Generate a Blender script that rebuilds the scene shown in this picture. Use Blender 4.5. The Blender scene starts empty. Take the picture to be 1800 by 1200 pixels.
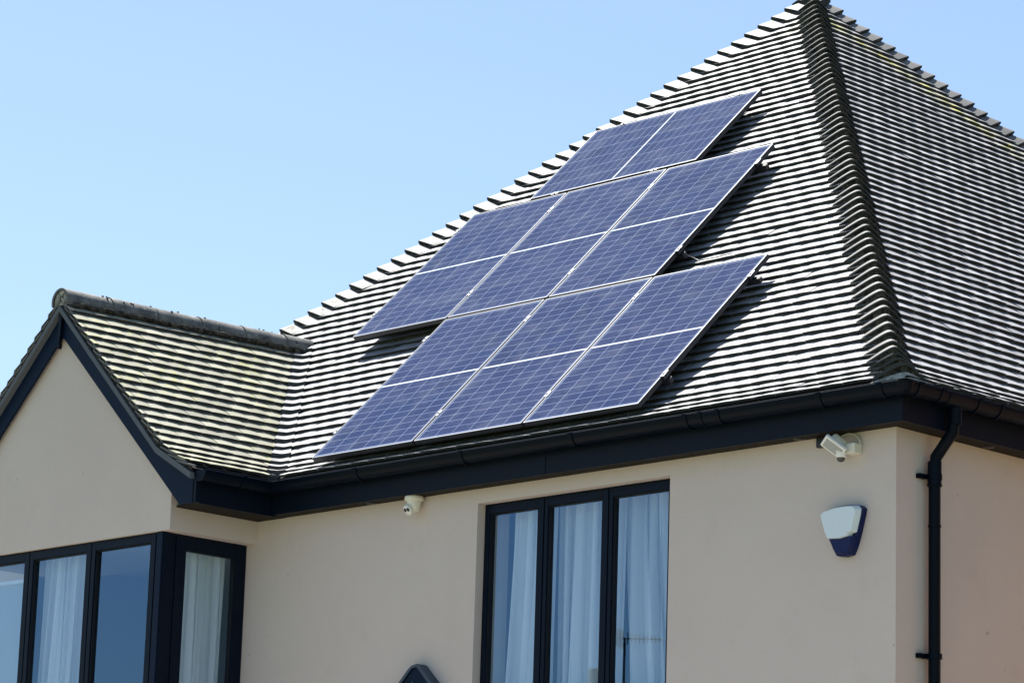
import bpy, bmesh, math, random
from mathutils import Vector, Matrix
R = math.radians
random.seed(7)
scn = bpy.context.scene
C = scn.collection

# ------------------------------------------------------------------ camera
CAM = Vector((16.4315, -14.1361, -4.047))
YAW, PIT, ROL, FPX = -0.7962, 0.2244, 0.0316, 5463.4
fw = Vector((math.sin(YAW)*math.cos(PIT), math.cos(YAW)*math.cos(PIT), math.sin(PIT)))
rt = Vector((math.cos(YAW), -math.sin(YAW), 0)); up = rt.cross(fw)
rt2 = rt*math.cos(ROL) + up*math.sin(ROL); up2 = up*math.cos(ROL) - rt*math.sin(ROL)
cam = bpy.data.objects.new('camera', bpy.data.cameras.new('camera'))
cam.data.sensor_width = 36; cam.data.lens = FPX/1800*36
cam.data.clip_start = 0.1; cam.data.clip_end = 5000
m = Matrix((rt2, up2, -fw)).transposed().to_4x4(); m.translation = CAM
cam.matrix_world = m
C.objects.link(cam); scn.camera = cam

# ------------------------------------------------------------------ sky, sun
SUN_EL, SUN_AZ = R(66), R(-73)          # azimuth from +Y towards +X
w = bpy.data.worlds.new('World'); scn.world = w; w.use_nodes = True
nt = w.node_tree; nt.nodes.clear()
out = nt.nodes.new('ShaderNodeOutputWorld'); bg = nt.nodes.new('ShaderNodeBackground')
sky = nt.nodes.new('ShaderNodeTexSky'); sky.sky_type = 'NISHITA'; sky.sun_disc = False
sky.sun_elevation = SUN_EL; sky.sun_rotation = SUN_AZ
sky.altitude = 0; sky.air_density = 1.0; sky.dust_density = 0.9; sky.ozone_density = 3.0
bg.inputs['Strength'].default_value = 0.07
nt.links.new(sky.outputs[0], bg.inputs[0]); nt.links.new(bg.outputs[0], out.inputs[0])
sl = bpy.data.lights.new('sun', 'SUN'); sl.energy = 5.0; sl.angle = R(0.5); sl.color = (1, .95, .87)
so = bpy.data.objects.new('sun', sl); C.objects.link(so)
sd = Vector((math.sin(SUN_AZ)*math.cos(SUN_EL), math.cos(SUN_AZ)*math.cos(SUN_EL), math.sin(SUN_EL)))
so.rotation_euler = sd.to_track_quat('Z', 'Y').to_euler(); so.location = (0, 0, 30)
scn.view_settings.view_transform = 'Standard'; scn.view_settings.look = 'None'
scn.view_settings.exposure = 1.4; scn.view_settings.gamma = 1.0
scn.cycles.max_bounces = 8; scn.cycles.transparent_max_bounces = 12

# ------------------------------------------------------------------ materials
def mat(name, col, rough=.6, spec=.5, metal=0.0, coat=0.0):
    mt = bpy.data.materials.new(name); mt.use_nodes = True
    b = mt.node_tree.nodes['Principled BSDF']
    b.inputs['Base Color'].default_value = (*col, 1); b.inputs['Roughness'].default_value = rough
    b.inputs['Specular IOR Level'].default_value = spec; b.inputs['Metallic'].default_value = metal
    b.inputs['Coat Weight'].default_value = coat
    return mt
class NT:
    def __init__(s, mt): s.t = mt.node_tree; s.b = s.t.nodes['Principled BSDF']
    def n(s, typ, **kw):
        nd = s.t.nodes.new(typ)
        for k, v in kw.items(): setattr(nd, k, v)
        return nd
    def l(s, a, b): s.t.links.new(a, b)
    def math(s, op, a, b=None, c=None):
        nd = s.n('ShaderNodeMath', operation=op)
        for i, v in enumerate((a, b, c)):
            if v is None: continue
            if hasattr(v, 'node'): s.l(v, nd.inputs[i])
            else: nd.inputs[i].default_value = v
        return nd.outputs[0]
    def mix(s, fac, a, b):
        nd = s.n('ShaderNodeMix', data_type='RGBA')
        for sock, v in ((nd.inputs[0], fac), (nd.inputs[6], a), (nd.inputs[7], b)):
            if hasattr(v, 'node'): s.l(v, sock)
            elif isinstance(v, tuple): sock.default_value = (*v, 1)
            else: sock.default_value = v
        return nd.outputs[2]
    def ramp(s, v, p0, p1):
        nd = s.n('ShaderNodeMapRange'); s.l(v, nd.inputs[0]); nd.inputs[1].default_value = p0; nd.inputs[2].default_value = p1
        return nd.outputs[0]
    def noise(s, vec, scale, detail=4, rough=.6):
        nd = s.n('ShaderNodeTexNoise'); nd.inputs['Scale'].default_value = scale
        nd.inputs['Detail'].default_value = detail; nd.inputs['Roughness'].default_value = rough
        if vec is not None: s.l(vec, nd.inputs['Vector'])
        return nd.outputs[0]
    def bump(s, h, strength, dist):
        nd = s.n('ShaderNodeBump'); nd.inputs['Strength'].default_value = strength; nd.inputs['Distance'].default_value = dist
        s.l(h, nd.inputs['Height']); s.l(nd.outputs[0], s.b.inputs['Normal'])
    def pos(s): return s.n('ShaderNodeNewGeometry').outputs['Position']

def tile_material(name, base, moss, lichen=False, moss_amount=0.0):
    mt = mat(name, base, .5, .28); k = NT(mt); p = k.pos()
    geo = k.n('ShaderNodeNewGeometry'); rnd = geo.outputs['Random Per Island']
    dark = tuple(c*.74 for c in base)
    c = k.mix(rnd, dark, tuple(min(1, c*1.18) for c in base))
    fine = k.noise(p, 42, 5, .7); c = k.mix(k.math('MULTIPLY', k.ramp(fine, .5, .8), .25), c, tuple(x*1.5 for x in base))
    big = k.noise(p, 1.3, 3); big2 = k.noise(p, 17, 4, .7)
    mm = k.math('MULTIPLY', k.ramp(big2, .5, .68), k.ramp(big, .42, .62))
    if moss_amount: c = k.mix(k.math('MULTIPLY', mm, moss_amount), c, moss)
    if lichen:
        # yellow lichen streak below the far hip of the side slope
        sx = k.n('ShaderNodeSeparateXYZ'); k.l(p, sx.inputs[0])
        d = k.math('SUBTRACT', k.math('SUBTRACT', sx.outputs[1], sx.outputs[0]), 4.25)   # 0 on the hip
        wob = k.math('MULTIPLY', k.math('SUBTRACT', k.noise(p, 1.1, 3), .5), .75)
        dd = k.math('ABSOLUTE', k.math('ADD', k.math('ADD', d, .50), wob))
        band = k.math('MULTIPLY', k.ramp(dd, .22, .03), k.ramp(k.noise(p, 9, 4, .75), .44, .58))
        side = k.ramp(sx.outputs[0], .55, .75)
        c = k.mix(k.math('MULTIPLY', k.math('MULTIPLY', band, side), .85), c, (.46, .44, .03))
    k.l(c, k.b.inputs['Base Color'])
    k.l(k.math('ADD', k.math('MULTIPLY', rnd, .06), k.math('ADD', k.math('MULTIPLY', mm, .25 if moss_amount else .05), .55)), k.b.inputs['Roughness'])
    k.bump(k.noise(p, 160, 4, .7), .2, .002)
    return mt
M = {}
M['tile'] = tile_material('grey roof tile', (.255, .258, .268), (.2, .2, .05), lichen=True)
M['moss_tile'] = tile_material('mossy roof tile', (.235, .235, .185), (.26, .28, .05), moss_amount=.95)
M['edge'] = mat('shade darkened tile edge', (.05, .053, .052), .9, .1)  # darker than the tile tops to deepen the shade between courses
M['under'] = mat('roof underlay', (.03, .03, .03), .9, .2)
M['bonnet'] = tile_material('weathered hip tile', (.13, .13, .128), (.12, .13, .05), moss_amount=.3)
def mortar_material():
    mt = mat('dirty mortar', (.1, .095, .085), .95, .1); k = NT(mt); p = k.pos()
    k.l(k.mix(k.ramp(k.noise(p, 22, 5, .7), .4, .65), (.012, .011, .010), (.09, .082, .066)), k.b.inputs['Base Color'])
    k.bump(k.noise(p, 60, 4), .6, .006); return mt
M['mortar'] = mortar_material()
def pale_mortar():
    mt = mat('pale mortar', (.4, .4, .36), .95, .1); k = NT(mt); p = k.pos()
    k.l(k.mix(k.ramp(k.noise(p, 14, 5, .7), .35, .65), (.17, .17, .15), (.5, .49, .45)), k.b.inputs['Base Color'])
    k.bump(k.noise(p, 60, 4), .6, .005); return mt
M['pale_mortar'] = pale_mortar()
def ridge_material():
    mt = mat('half-round ridge tile', (.1, .105, .1), .6, .3); k = NT(mt); p = k.pos()
    c = k.mix(k.ramp(k.noise(p, 7, 5, .7), .35, .65), (.055, .06, .06), (.17, .17, .155))
    c = k.mix(k.math('MULTIPLY', k.ramp(k.noise(p, 31, 3, .6), .66, .72), .8), c, (.5, .5, .46))
    c = k.mix(k.ramp(k.noise(p, 24, 3, .6), .36, .31), c, (.02, .02, .018))
    k.l(c, k.b.inputs['Base Color']); k.bump(k.noise(p, 90, 4), .4, .004); return mt
M['ridge'] = ridge_material()
def render_material():
    mt = mat('cream wall render', (.62, .55, .46), .9, .2); k = NT(mt); p = k.pos()
    c = k.mix(k.ramp(k.noise(p, .8, 4, .6), .3, .7), (.55, .488, .447), (.59, .528, .482))
    c = k.mix(k.math('MULTIPLY', k.ramp(k.noise(p, 3.1, 5, .7), .56, .75), .25), c, (.46, .40, .35))
    c = k.mix(k.math('MULTIPLY', k.ramp(k.noise(p, 13, 1, .5), .80, .82), .4), c, (.16, .12, .09))
    mp = k.n('ShaderNodeMapping'); mp.inputs['Scale'].default_value = (5, 5, .35); k.l(p, mp.inputs[0])
    c = k.mix(k.math('MULTIPLY', k.ramp(k.noise(mp.outputs[0], 1.0, 5, .65), .56, .85), .10), c, (.38, .34, .30))
    k.l(c, k.b.inputs['Base Color']); k.bump(k.math('ADD', k.noise(p, 150, 3, .7), k.math('MULTIPLY', k.noise(p, 9, 3, .6), 1.5)), .5, .004); return mt
M['wall'] = render_material()
M['navy'] = mat('dark navy plastic trim', (.0015, .005, .013), .5, .15)
M['navy_soft'] = mat('dark navy painted board', (.002, .010, .030), .6, .15)
M['gutter'] = mat('black navy gutter plastic', (.0012, .004, .010), .35, .09)
M['brown'] = mat('dark brown soffit', (.012, .008, .005), .7, .2)
M['cloak'] = mat('grey fibre cement board', (.10, .115, .13), .85, .2)
M['frame'] = mat('anthracite window frame', (.0015, .006, .017), .45, .12)
M['gasket'] = mat('black gasket', (.006, .007, .01), .6, .3)
M['alu'] = mat('silver aluminium', (.22, .23, .25), .45, .5, 1.0)
M['darkalu'] = mat('black aluminium rail', (.02, .02, .025), .4, .5)
M['white'] = mat('white plastic', (.75, .76, .74), .4, .5)
M['cream_plastic'] = mat('aged white plastic', (.66, .65, .55), .45, .5)
M['black'] = mat('black plastic', (.008, .008, .01), .35, .5)
M['lens'] = mat('smoked lens', (.05, .05, .05), .12, .6)
M['ledglass'] = mat('frosted lamp glass', (.30, .33, .33), .2, .6)
M['blue'] = mat('royal blue plastic', (.0018, .008, .065), .4, .25)
M['alarm_white'] = mat('alarm cover plastic', (.62, .72, .76), .35, .5)
M['lead'] = mat('blue grey lead', (.035, .055, .085), .5, .4)
M['room'] = mat('room paint', (.30, .31, .33), .9, .1)
M['dark'] = mat('window ledge shade', (.06, .055, .05), .8, .2)
def fabric(name, col, trans=.4, clear=.3):
    mt = bpy.data.materials.new(name); mt.use_nodes = True; t = mt.node_tree; t.nodes.clear()
    o = t.nodes.new('ShaderNodeOutputMaterial'); d = t.nodes.new('ShaderNodeBsdfDiffuse'); tr = t.nodes.new('ShaderNodeBsdfTranslucent')
    d.inputs[0].default_value = (*col, 1); tr.inputs[0].default_value = (*col, 1)
    mx = t.nodes.new('ShaderNodeMixShader'); mx.inputs[0].default_value = trans
    cl = t.nodes.new('ShaderNodeBsdfTransparent'); m2 = t.nodes.new('ShaderNodeMixShader'); m2.inputs[0].default_value = clear
    t.links.new(d.outputs[0], mx.inputs[1]); t.links.new(tr.outputs[0], mx.inputs[2])
    t.links.new(mx.outputs[0], m2.inputs[1]); t.links.new(cl.outputs[0], m2.inputs[2]); t.links.new(m2.outputs[0], o.inputs[0]); return mt
M['net'] = fabric('white net curtain', (.95, .96, .96), .15, .30)
M['blind'] = fabric('blind cloth', (.6, .64, .66), .2, 0.0)
def glass(name, refl, tint, gl=(.80, .90, 1.0)):
    mt = bpy.data.materials.new(name); mt.use_nodes = True; t = mt.node_tree; t.nodes.clear()
    o = t.nodes.new('ShaderNodeOutputMaterial'); g = t.nodes.new('ShaderNodeBsdfGlossy'); tr = t.nodes.new('ShaderNodeBsdfTransparent')
    g.inputs[0].default_value = (*gl, 1); g.inputs['Roughness'].default_value = 0.0; tr.inputs[0].default_value = (*tint, 1)
    lw = t.nodes.new('ShaderNodeLayerWeight'); fr = t.nodes.new('ShaderNodeMath'); fr.operation = 'POWER'; fr.inputs[1].default_value = 5.0; t.links.new(lw.outputs['Facing'], fr.inputs[0])
    ad = t.nodes.new('ShaderNodeMath'); ad.operation = 'ADD'; ad.inputs[1].default_value = refl; t.links.new(fr.outputs[0], ad.inputs[0])
    mx = t.nodes.new('ShaderNodeMixShader'); t.links.new(ad.outputs[0], mx.inputs[0])
    t.links.new(tr.outputs[0], mx.inputs[1]); t.links.new(g.outputs[0], mx.inputs[2]); t.links.new(mx.outputs[0], o.inputs[0]); return mt
M['glass'] = glass('coated window glass', .17, (.84, .94, 1.0), (.36, .64, 1.0))

PW, PH = 1.0364, 1.755
def pv_material():
    mt = mat('solar cells under glass', (.02, .03, .10), .1, .10); k = NT(mt)
    tc = k.n('ShaderNodeTexCoord'); sx = k.n('ShaderNodeSeparateXYZ'); k.l(tc.outputs['Object'], sx.inputs[0])
    def line(v, off, pitch, half):
        a = k.math('DIVIDE', k.math('SUBTRACT', v, off), pitch)
        f = k.math('ABSOLUTE', k.math('SUBTRACT', k.math('FRACT', k.math('ADD', a, .5)), .5))
        return k.math('LESS_THAN', f, half/pitch)
    cw = (PW-.05)/6; ch = (PH-.07)/20
    lx = line(sx.outputs[0], .025, cw, .0022)
    yl = k.math('SUBTRACT', sx.outputs[1], PH/2)
    ly = line(k.math('ABSOLUTE', yl), .008, ch, .0016)
    bus = line(sx.outputs[0], .025, cw/9, .0007)
    # chamfered cell corners make the row lines look dotted
    geo = k.n('ShaderNodeNewGeometry'); rnd = k.n('ShaderNodeTexWhiteNoise', noise_dimensions='2D')
    cx = k.math('FLOOR', k.math('DIVIDE', k.math('SUBTRACT', sx.outputs[0], .025), cw))
    cy = k.math('FLOOR', k.math('DIVIDE', sx.outputs[1], ch*2))
    cb = k.n('ShaderNodeCombineXYZ'); k.l(cx, cb.inputs[0]); k.l(cy, cb.inputs[1]); k.l(cb.outputs[0], rnd.inputs['Vector'])
    cell = k.mix(rnd.outputs[0], (.003, .011, .050), (.006, .017, .068))
    big = k.noise(k.pos(), .9, 2); cell = k.mix(k.ramp(big, .4, .62), cell, (.010, .018, .066))
    c = k.mix(k.math('MULTIPLY', bus, .25), cell, (.25, .3, .45))
    c = k.mix(ly, c, (.20, .25, .35)); c = k.mix(k.math('MULTIPLY', lx, .9), c, (.22, .27, .36))
    mid = k.math('LESS_THAN', k.math('ABSOLUTE', yl), .0075); c = k.mix(mid, c, (.55, .6, .66))
    edge = k.math('MAXIMUM', k.math('GREATER_THAN', k.math('ABSOLUTE', yl), PH/2-.026), k.math('GREATER_THAN', k.math('ABSOLUTE', k.math('SUBTRACT', sx.outputs[0], PW/2)), PW/2-.022))
    c = k.mix(k.math('MULTIPLY', edge, .5), c, (.16, .2, .3))
    dust = k.noise(k.pos(), 26, 5, .8); c = k.mix(k.math('MULTIPLY', k.ramp(dust, .72, .78), .6), c, (.55, .58, .65))
    soft = k.noise(k.pos(), 5, 4, .7); c = k.mix(k.math('MULTIPLY', k.ramp(soft, .45, .7), .06), c, (.5, .5, .5))
    k.l(c, k.b.inputs['Base Color'])
    k.l(k.math('ADD', k.math('MULTIPLY', soft, .05), .055), k.b.inputs['Roughness'])
    return mt
M['pv'] = pv_material()

# ------------------------------------------------------------------ mesh helpers
class MB:
    def __init__(s): s.v = []; s.f = []; s.mi = []; s.mats = []; s.sm = []
    def m(s, name):
        if name not in s.mats: s.mats.append(name)
        return s.mats.index(name)
    def add(s, vs, fs, mname, smooth=False):
        o = len(s.v); s.v += [tuple(p) for p in vs]; i = s.m(mname)
        for f in fs: s.f.append([o+a for a in f]); s.mi.append(i); s.sm.append(smooth)
    def box(s, a, b, mname, skip=''):
        (x0, y0, z0), (x1, y1, z1) = a, b
        vs = [(x0,y0,z0),(x1,y0,z0),(x1,y1,z0),(x0,y1,z0),(x0,y0,z1),(x1,y0,z1),(x1,y1,z1),(x0,y1,z1)]
        s.add(vs, [(0,3,2,1),(4,5,6,7),(0,1,5,4),(1,2,6,5),(2,3,7,6),(3,0,4,7)], mname)
    def prism(s, poly, d, mname, cap=None):      # poly: list of 3-d points, d: extrusion vector
        n = len(poly); d = Vector(d); p = [Vector(q) for q in poly]
        s.add(p + [q+d for q in p], [tuple(range(n))[::-1], tuple(range(n, 2*n))] + [(i, (i+1) % n, n+(i+1) % n, n+i) for i in range(n)], mname)
    def tube(s, pts, r, mname, n=14, caps=True):
        pts = [Vector(p) for p in pts]; rs = r if isinstance(r, (list, tuple)) else [r]*len(pts)
        rings = []; ref = None
        for i, p in enumerate(pts):
            t = (pts[min(i+1, len(pts)-1)] - pts[max(i-1, 0)]).normalized()
            if ref is None: ref = t.orthogonal().normalized()
            ref = (ref - t*ref.dot(t)).normalized(); b = t.cross(ref)
            rings.append([p + (ref*math.cos(2*math.pi*k/n) + b*math.sin(2*math.pi*k/n))*rs[i] for k in range(n)])
        fs = []
        for i in range(len(pts)-1):
            for k in range(n): fs.append((i*n+k, i*n+(k+1) % n, (i+1)*n+(k+1) % n, (i+1)*n+k))
        s.add([q for r_ in rings for q in r_], fs, mname, True)
        if caps: s.add(rings[0], [tuple(range(n))[::-1]], mname); s.add(rings[-1], [tuple(range(n))], mname)
    def lathe(s, o, axis, prof, mname, n=28):     # prof: (along axis, radius)
        o = Vector(o); ax = Vector(axis).normalized(); a = ax.orthogonal().normalized(); b = ax.cross(a)
        vs = [o + ax*h + (a*math.cos(2*math.pi*k/n) + b*math.sin(2*math.pi*k/n))*max(r, 1e-4) for h, r in prof for k in range(n)]
        fs = [(i*n+k, i*n+(k+1) % n, (i+1)*n+(k+1) % n, (i+1)*n+k) for i in range(len(prof)-1) for k in range(n)]
        s.add(vs, fs, mname, True)
    def build(s, name, parent=None, bevel=0, loc=None):
        me = bpy.data.meshes.new(name); me.from_pydata(s.v, [], s.f)
        for i in s.mats: me.materials.append(M[i])
        me.polygons.foreach_set('material_index', s.mi); me.polygons.foreach_set('use_smooth', s.sm); me.update()
        bm = bmesh.new(); bm.from_mesh(me)
        bmesh.ops.recalc_face_normals(bm, faces=bm.faces); bm.to_mesh(me); bm.free()
        o = bpy.data.objects.new(name, me); C.objects.link(o)
        if loc: o.location = loc
        if parent: o.parent = parent
        if bevel:
            md = o.modifiers.new('bevel', 'BEVEL'); md.width = bevel; md.segments = 2; md.limit_method = 'ANGLE'
        return o
def tag(o, label=None, cat=None, group=None, kind=None):
    for k, v in (('label', label), ('category', cat), ('group', group), ('kind', kind)):
        if v: o[k] = v
    return o
def empty(name, loc=(0, 0, 0), **kw):
    o = bpy.data.objects.new(name, None); o.location = loc; C.objects.link(o); o.empty_display_size = .1
    return tag(o, **kw)

GZ = -5.65     # ground level; the heights below are measured from the foot of the lowest solar panel
# ------------------------------------------------------------------ ground
def ground():
    mt = mat('garden grass', (.07, .10, .03), .9, .2); k = NT(mt); p = k.pos()
    k.l(k.mix(k.noise(p, .6, 6, .7), (.05, .09, .02), (.11, .13, .045)), k.b.inputs['Base Color']); M['grass'] = mt
    mt = mat('sandstone paving', (.42, .36, .28), .8, .3); k = NT(mt); p = k.pos()
    br = k.n('ShaderNodeTexBrick'); k.l(p, br.inputs['Vector']); br.inputs['Scale'].default_value = 1.6
    br.inputs['Color1'].default_value = (.27, .235, .20, 1); br.inputs['Color2'].default_value = (.23, .20, .17, 1)
    br.inputs['Mortar'].default_value = (.2, .18, .15, 1); br.inputs['Mortar Size'].default_value = .012
    k.l(br.outputs[0], k.b.inputs['Base Color']); M['paving'] = mt
    b = MB(); b.add([(-1500, -1500, GZ), (1500, -1500, GZ), (1500, 1500, GZ), (-1500, 1500, GZ)], [(0, 1, 2, 3)], 'grass')
    tag(b.build('ground'), 'green lawn stretching away on all sides of the house', 'ground', kind='structure')
    b = MB(); b.add([(-9, -12, GZ+.02), (14, -12, GZ+.02), (14, 14, GZ+.02), (-9, 14, GZ+.02)], [(0, 1, 2, 3)], 'paving')
    tag(b.build('patio'), 'sandstone paving around the foot of the house', 'patio', kind='structure')
ground()

# ------------------------------------------------------------------ house root
house = empty('house', (2, 2, GZ), label='cream rendered house with grey tiled hipped roof and navy eaves', cat='house')
hl = Vector(house.location)
def hb(mb, name, bevel=0, parent=None):      # part of the house, built in world coordinates
    o = mb.build(name, None, bevel); p = parent or house
    o.parent = p; o.matrix_parent_inverse = Matrix.Translation(-p_world(p)); return o
def p_world(p):
    v = Vector((0, 0, 0))
    while p is not None:
        v = v + Vector(p.location)
        if p.parent is not None: v = v + p.matrix_parent_inverse.translation
        p = p.parent
    return v

# ------------------------------------------------------------------ tiled slopes
PROF = [(-.0, -.135), (.09, -.097), (.17, -.054), (.25, -.008), (.33, .043), (.41, .105)]
TAN = .996
YA, XA = 4.80, .55
SF = YA + .12                     # run of the front slope
ZA = .105 + TAN*(SF-.41)
def profile(run, kx=1.0):
    pr = [(s*kx, z) for s, z in PROF]; pr.append((run, .105 + TAN*(run/kx-.41)))
    arc = [0]
    for a, b in zip(pr, pr[1:]): arc.append(arc[-1] + math.hypot(b[0]-a[0], b[1]-a[1]))
    return pr, arc
def at(pa, a):
    pr, arc = pa
    i = 0
    while i < len(pr)-2 and a > arc[i+1]: i += 1
    t = (a-arc[i])/(arc[i+1]-arc[i]); (s0, z0), (s1, z1) = pr[i], pr[i+1]
    L = math.hypot(s1-s0, z1-z0)
    return s0+(s1-s0)*t, z0+(z1-z0)*t, (s1-s0)/L, (z1-z0)/L
GA = .1095; TK = .0230; TW = .176
def slope(mb, org, e, n, pa, lo, hi, a_max, mname, warp=None, a_min=0, jog=0):
    org, e, n = Vector(org), Vector(e), Vector(n)
    Z = Vector((0, 0, 1)); W = warp or (lambda p: p)
    j = 0; L = GA*1.34
    while j*GA < a_max - .02:
        a = j*GA + random.uniform(-.001, .001)
        if a < a_min: j += 1; continue
        ah = a+L; s, z, ts, tz = at(pa, a); sh, zh, *_ = at(pa, ah)
        nor = n*(-tz) + Z*ts; tg = n*ts + Z*tz
        l0, h0, l1, h1 = lo(s), hi(s), lo(sh), hi(sh)
        tk = TK*(.5+.5*min(1, a/.5)); tkh = TK*(.5+.5*min(1, (a+GA)/.5))
        k0 = int(math.floor((l0-TW)/TW)); k1 = int(math.ceil((h0+TW)/TW))
        for kk in range(k0, k1+1):
            x0 = (kk + .5*(j % 2))*TW + jog; x1 = x0+TW-.0035
            if x1 <= l0+.01 or x0 >= h0-.01: continue
            x0 = max(x0, l0); x1 = min(x1, h0)
            da = random.gauss(0, .0013); dn = random.gauss(0, .0011); tilt = random.gauss(0, .0012); cam_ = .0026+random.uniform(-.0009, .0009)
            if random.random() < .008: da -= .009; tilt += random.choice((-.003, .003))
            N = 4; top = []; hd = []; bot = []
            for i in range(N+1):
                t = i/N; x = x0+(x1-x0)*t; c = cam_*(1-(2*t-1)**2) + dn + tilt*(t-.5)
                xh = min(max(x, l1), h1)
                P = org + e*x + n*s + Z*z + tg*da
                top.append(P + nor*c)
                bot.append(P - nor*(tk+.004) + tg*.004)
                hd.append(org + e*xh + n*sh + Z*zh + nor*(c - tkh*L/GA))
            vs = [W(q) for q in top+bot+hd]; m1 = N+1
            fs = []
            for i in range(N):
                fs.append((i, i+1, 2*m1+i+1, 2*m1+i))
            fs.append((0, 2*m1, m1)); fs.append((N, m1+N, 2*m1+N))
            mb.add(vs, fs, mname)
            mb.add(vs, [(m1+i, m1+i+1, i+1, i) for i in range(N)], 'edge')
        j += 1
    # underlay sheet just below the tiles
    K = 40; vs = []
    for i in range(K+1):
        a = a_max*i/K; s, z, ts, tz = at(pa, a); nor = n*(-tz) + Z*ts
        for x in (lo(s), hi(s)): vs.append(W(org + e*x + n*s + Z*z - nor*.034))
    mb.add(vs, [(2*i, 2*i+1, 2*i+3, 2*i+2) for i in range(K)], 'under')

XE = 5.40; LX = .55-4.95
pf = profile(SF); kr = (XE-XA)/SF; prr = profile(XE-XA, kr)
VS = -.39                          # valley line x + y
RX = -1.96; GS = -.27 - RX         # gable ridge and run
GY0 = -.84
ridge_s = GS                       # front-slope run where the gable ridge meets it
def lo_front(s):
    hip = XA - (XA-LX)*(1-s/SF)
    if s < ridge_s: return VS - (-.12+s)
    return hip
rb = MB()
slope(rb, (0, -.12, 0), (1, 0, 0), (0, 1, 0), pf, lo_front, lambda s: XE-(XE-XA)*s/SF, pf[1][-1], 'tile')
slope(rb, (0, -.12, 0), (1, 0, 0), (0, 1, 0), pf, lambda s: XA-(XA-LX)*(1-s/SF), lambda s: max(XA-(XA-LX)*(1-s/SF), 2*RX-VS+(-.12+s)) if s < ridge_s else XA-(XA-LX)*(1-s/SF), at(pf, 0)[0]+2.2, 'tile')
slope(rb, (XE, 0, 0), (0, 1, 0), (-1, 0, 0), prr, lambda s: -.12+s/kr, lambda s: YA+SF-s/kr, prr[1][-1], 'tile')
# left and rear slopes (turned away from view)
pb = profile(SF)
slope(rb, (0, YA+SF, 0), (-1, 0, 0), (0, -1, 0), pb, lambda s: -(XE-(XE-XA)*s/SF), lambda s: -(LX+(XA-LX)*s/SF), pb[1][-1], 'tile')
kl = (XA-LX)/SF; pl = profile(XA-LX, kl)
slope(rb, (LX, 0, 0), (0, -1, 0), (1, 0, 0), pl, lambda s: -(YA+SF-s/kl), lambda s: -(-.12+s/kl), pl[1][-1], 'tile')
roof = hb(rb, 'roof')

# bonnet hip tiles: org corner of eaves, dA away along slope A, dB away along slope B, inward step per unit run
def bonnets(cx, cy, ax, ay, dA, dB, name, WA=.235, WB=.165, LF=.088, DR=.056):
    b = MB(); dA, dB = Vector(dA), Vector(dB); a = 0; top = pf[1][-1]
    NU = 16; W0 = .215
    def curve(s, z, wl, lift, drop):
        H = Vector((cx + (ax-cx)*s/SF, cy + (ay-cy)*s/SF, z)); out_ = []
        for i in range(NU+1):
            u = -1+2*i/NU; k2 = .20
            g = lambda v: (v+math.sqrt(v*v+k2*k2))/2
            P = H + dA*(WA*wl*g(-u)) + dB*(WB*wl*g(u))
            P.z += .005 + lift*(1.045-math.sqrt(u*u+.05)) - drop
            out_.append(P)
        return out_
    j = 0
    while a < top-.05:
        s, z, *_ = at(pf, a); sh, zh, *_ = at(pf, min(a+GA*1.35, top))
        jt = random.gauss(0, .002); w_ = random.uniform(.95, 1.05)
        lf = LF+random.gauss(0, .002)
        t = curve(s, z+jt, w_, lf, 0); h = curve(sh, zh+jt, w_*.92, lf, DR)
        lip = [p - Vector((0, 0, .013)) for p in t]
        H = Vector((cx + (ax-cx)*s/SF, cy + (ay-cy)*s/SF, z)); inw = (Vector((ax, ay, 0))-Vector((cx, cy, 0))).normalized()
        lipin = [p + inw*.012 for p in lip]
        bot = [p - Vector((0, 0, DR-.004+lf*.35)) for p in lipin]
        n1 = NU+1
        b.add(t+h, [(i, i+1, n1+i+1, n1+i) for i in range(NU)], 'bonnet', True)
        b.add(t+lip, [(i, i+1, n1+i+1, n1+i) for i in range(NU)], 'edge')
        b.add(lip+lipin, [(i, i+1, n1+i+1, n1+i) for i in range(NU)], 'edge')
        b.add(lipin+bot, [(i, i+1, n1+i+1, n1+i) for i in range(NU)], 'mortar')
        for q in (0, NU):                        # closed wing ends
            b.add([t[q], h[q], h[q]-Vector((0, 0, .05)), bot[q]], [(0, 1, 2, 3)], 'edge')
        a += GA; j += 1
    o = hb(b, name, parent=roof); return o
S2 = 1
bonnets(XE, -.12, XA, YA, (-1, 0, 0), (0, 1, 0), 'hip_tiles')
bonnets(LX, -.12, XA, YA, (1, 0, 0), (0, 1, 0), 'hip_tiles', .20, .15, .085, .046)
bonnets(XE, YA+SF, XA, YA, (-1, 0, 0), (0, -1, 0), 'hip_tiles', .17, .17, .085, .050)
# pale mortar bed and closing stone under the lowest bonnet
b = MB()
P0 = Vector((XE, -.12, 0))
def arcpt(w, u, z, k2=.5, push=0):
    g = lambda v: (v+math.sqrt(v*v+k2*k2))/2
    return P0 + Vector((-w*g(-u)+push, w*g(u)-push, z))
n = 14
lowr = [arcpt(.27, -1+2*i/n, -.150, .08, .0) for i in range(n+1)]
upr = [arcpt(.21, -1+2*i/n, -.150+.030*math.exp(-((-1+2*i/n)/.7)**2)+.016, .2, .0) + Vector((-.01, .01, 0)) for i in range(n+1)]
b.add(lowr+upr, [(i, i+1, n+2+i, n+1+i) for i in range(n)], 'pale_mortar')
back = [q + Vector((-.1, .1, .0)) for q in upr]
b.add(upr+back, [(i, i+1, n+2+i, n+1+i) for i in range(n)], 'mortar')
hb(b, 'mortar_bed', parent=roof)

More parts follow.
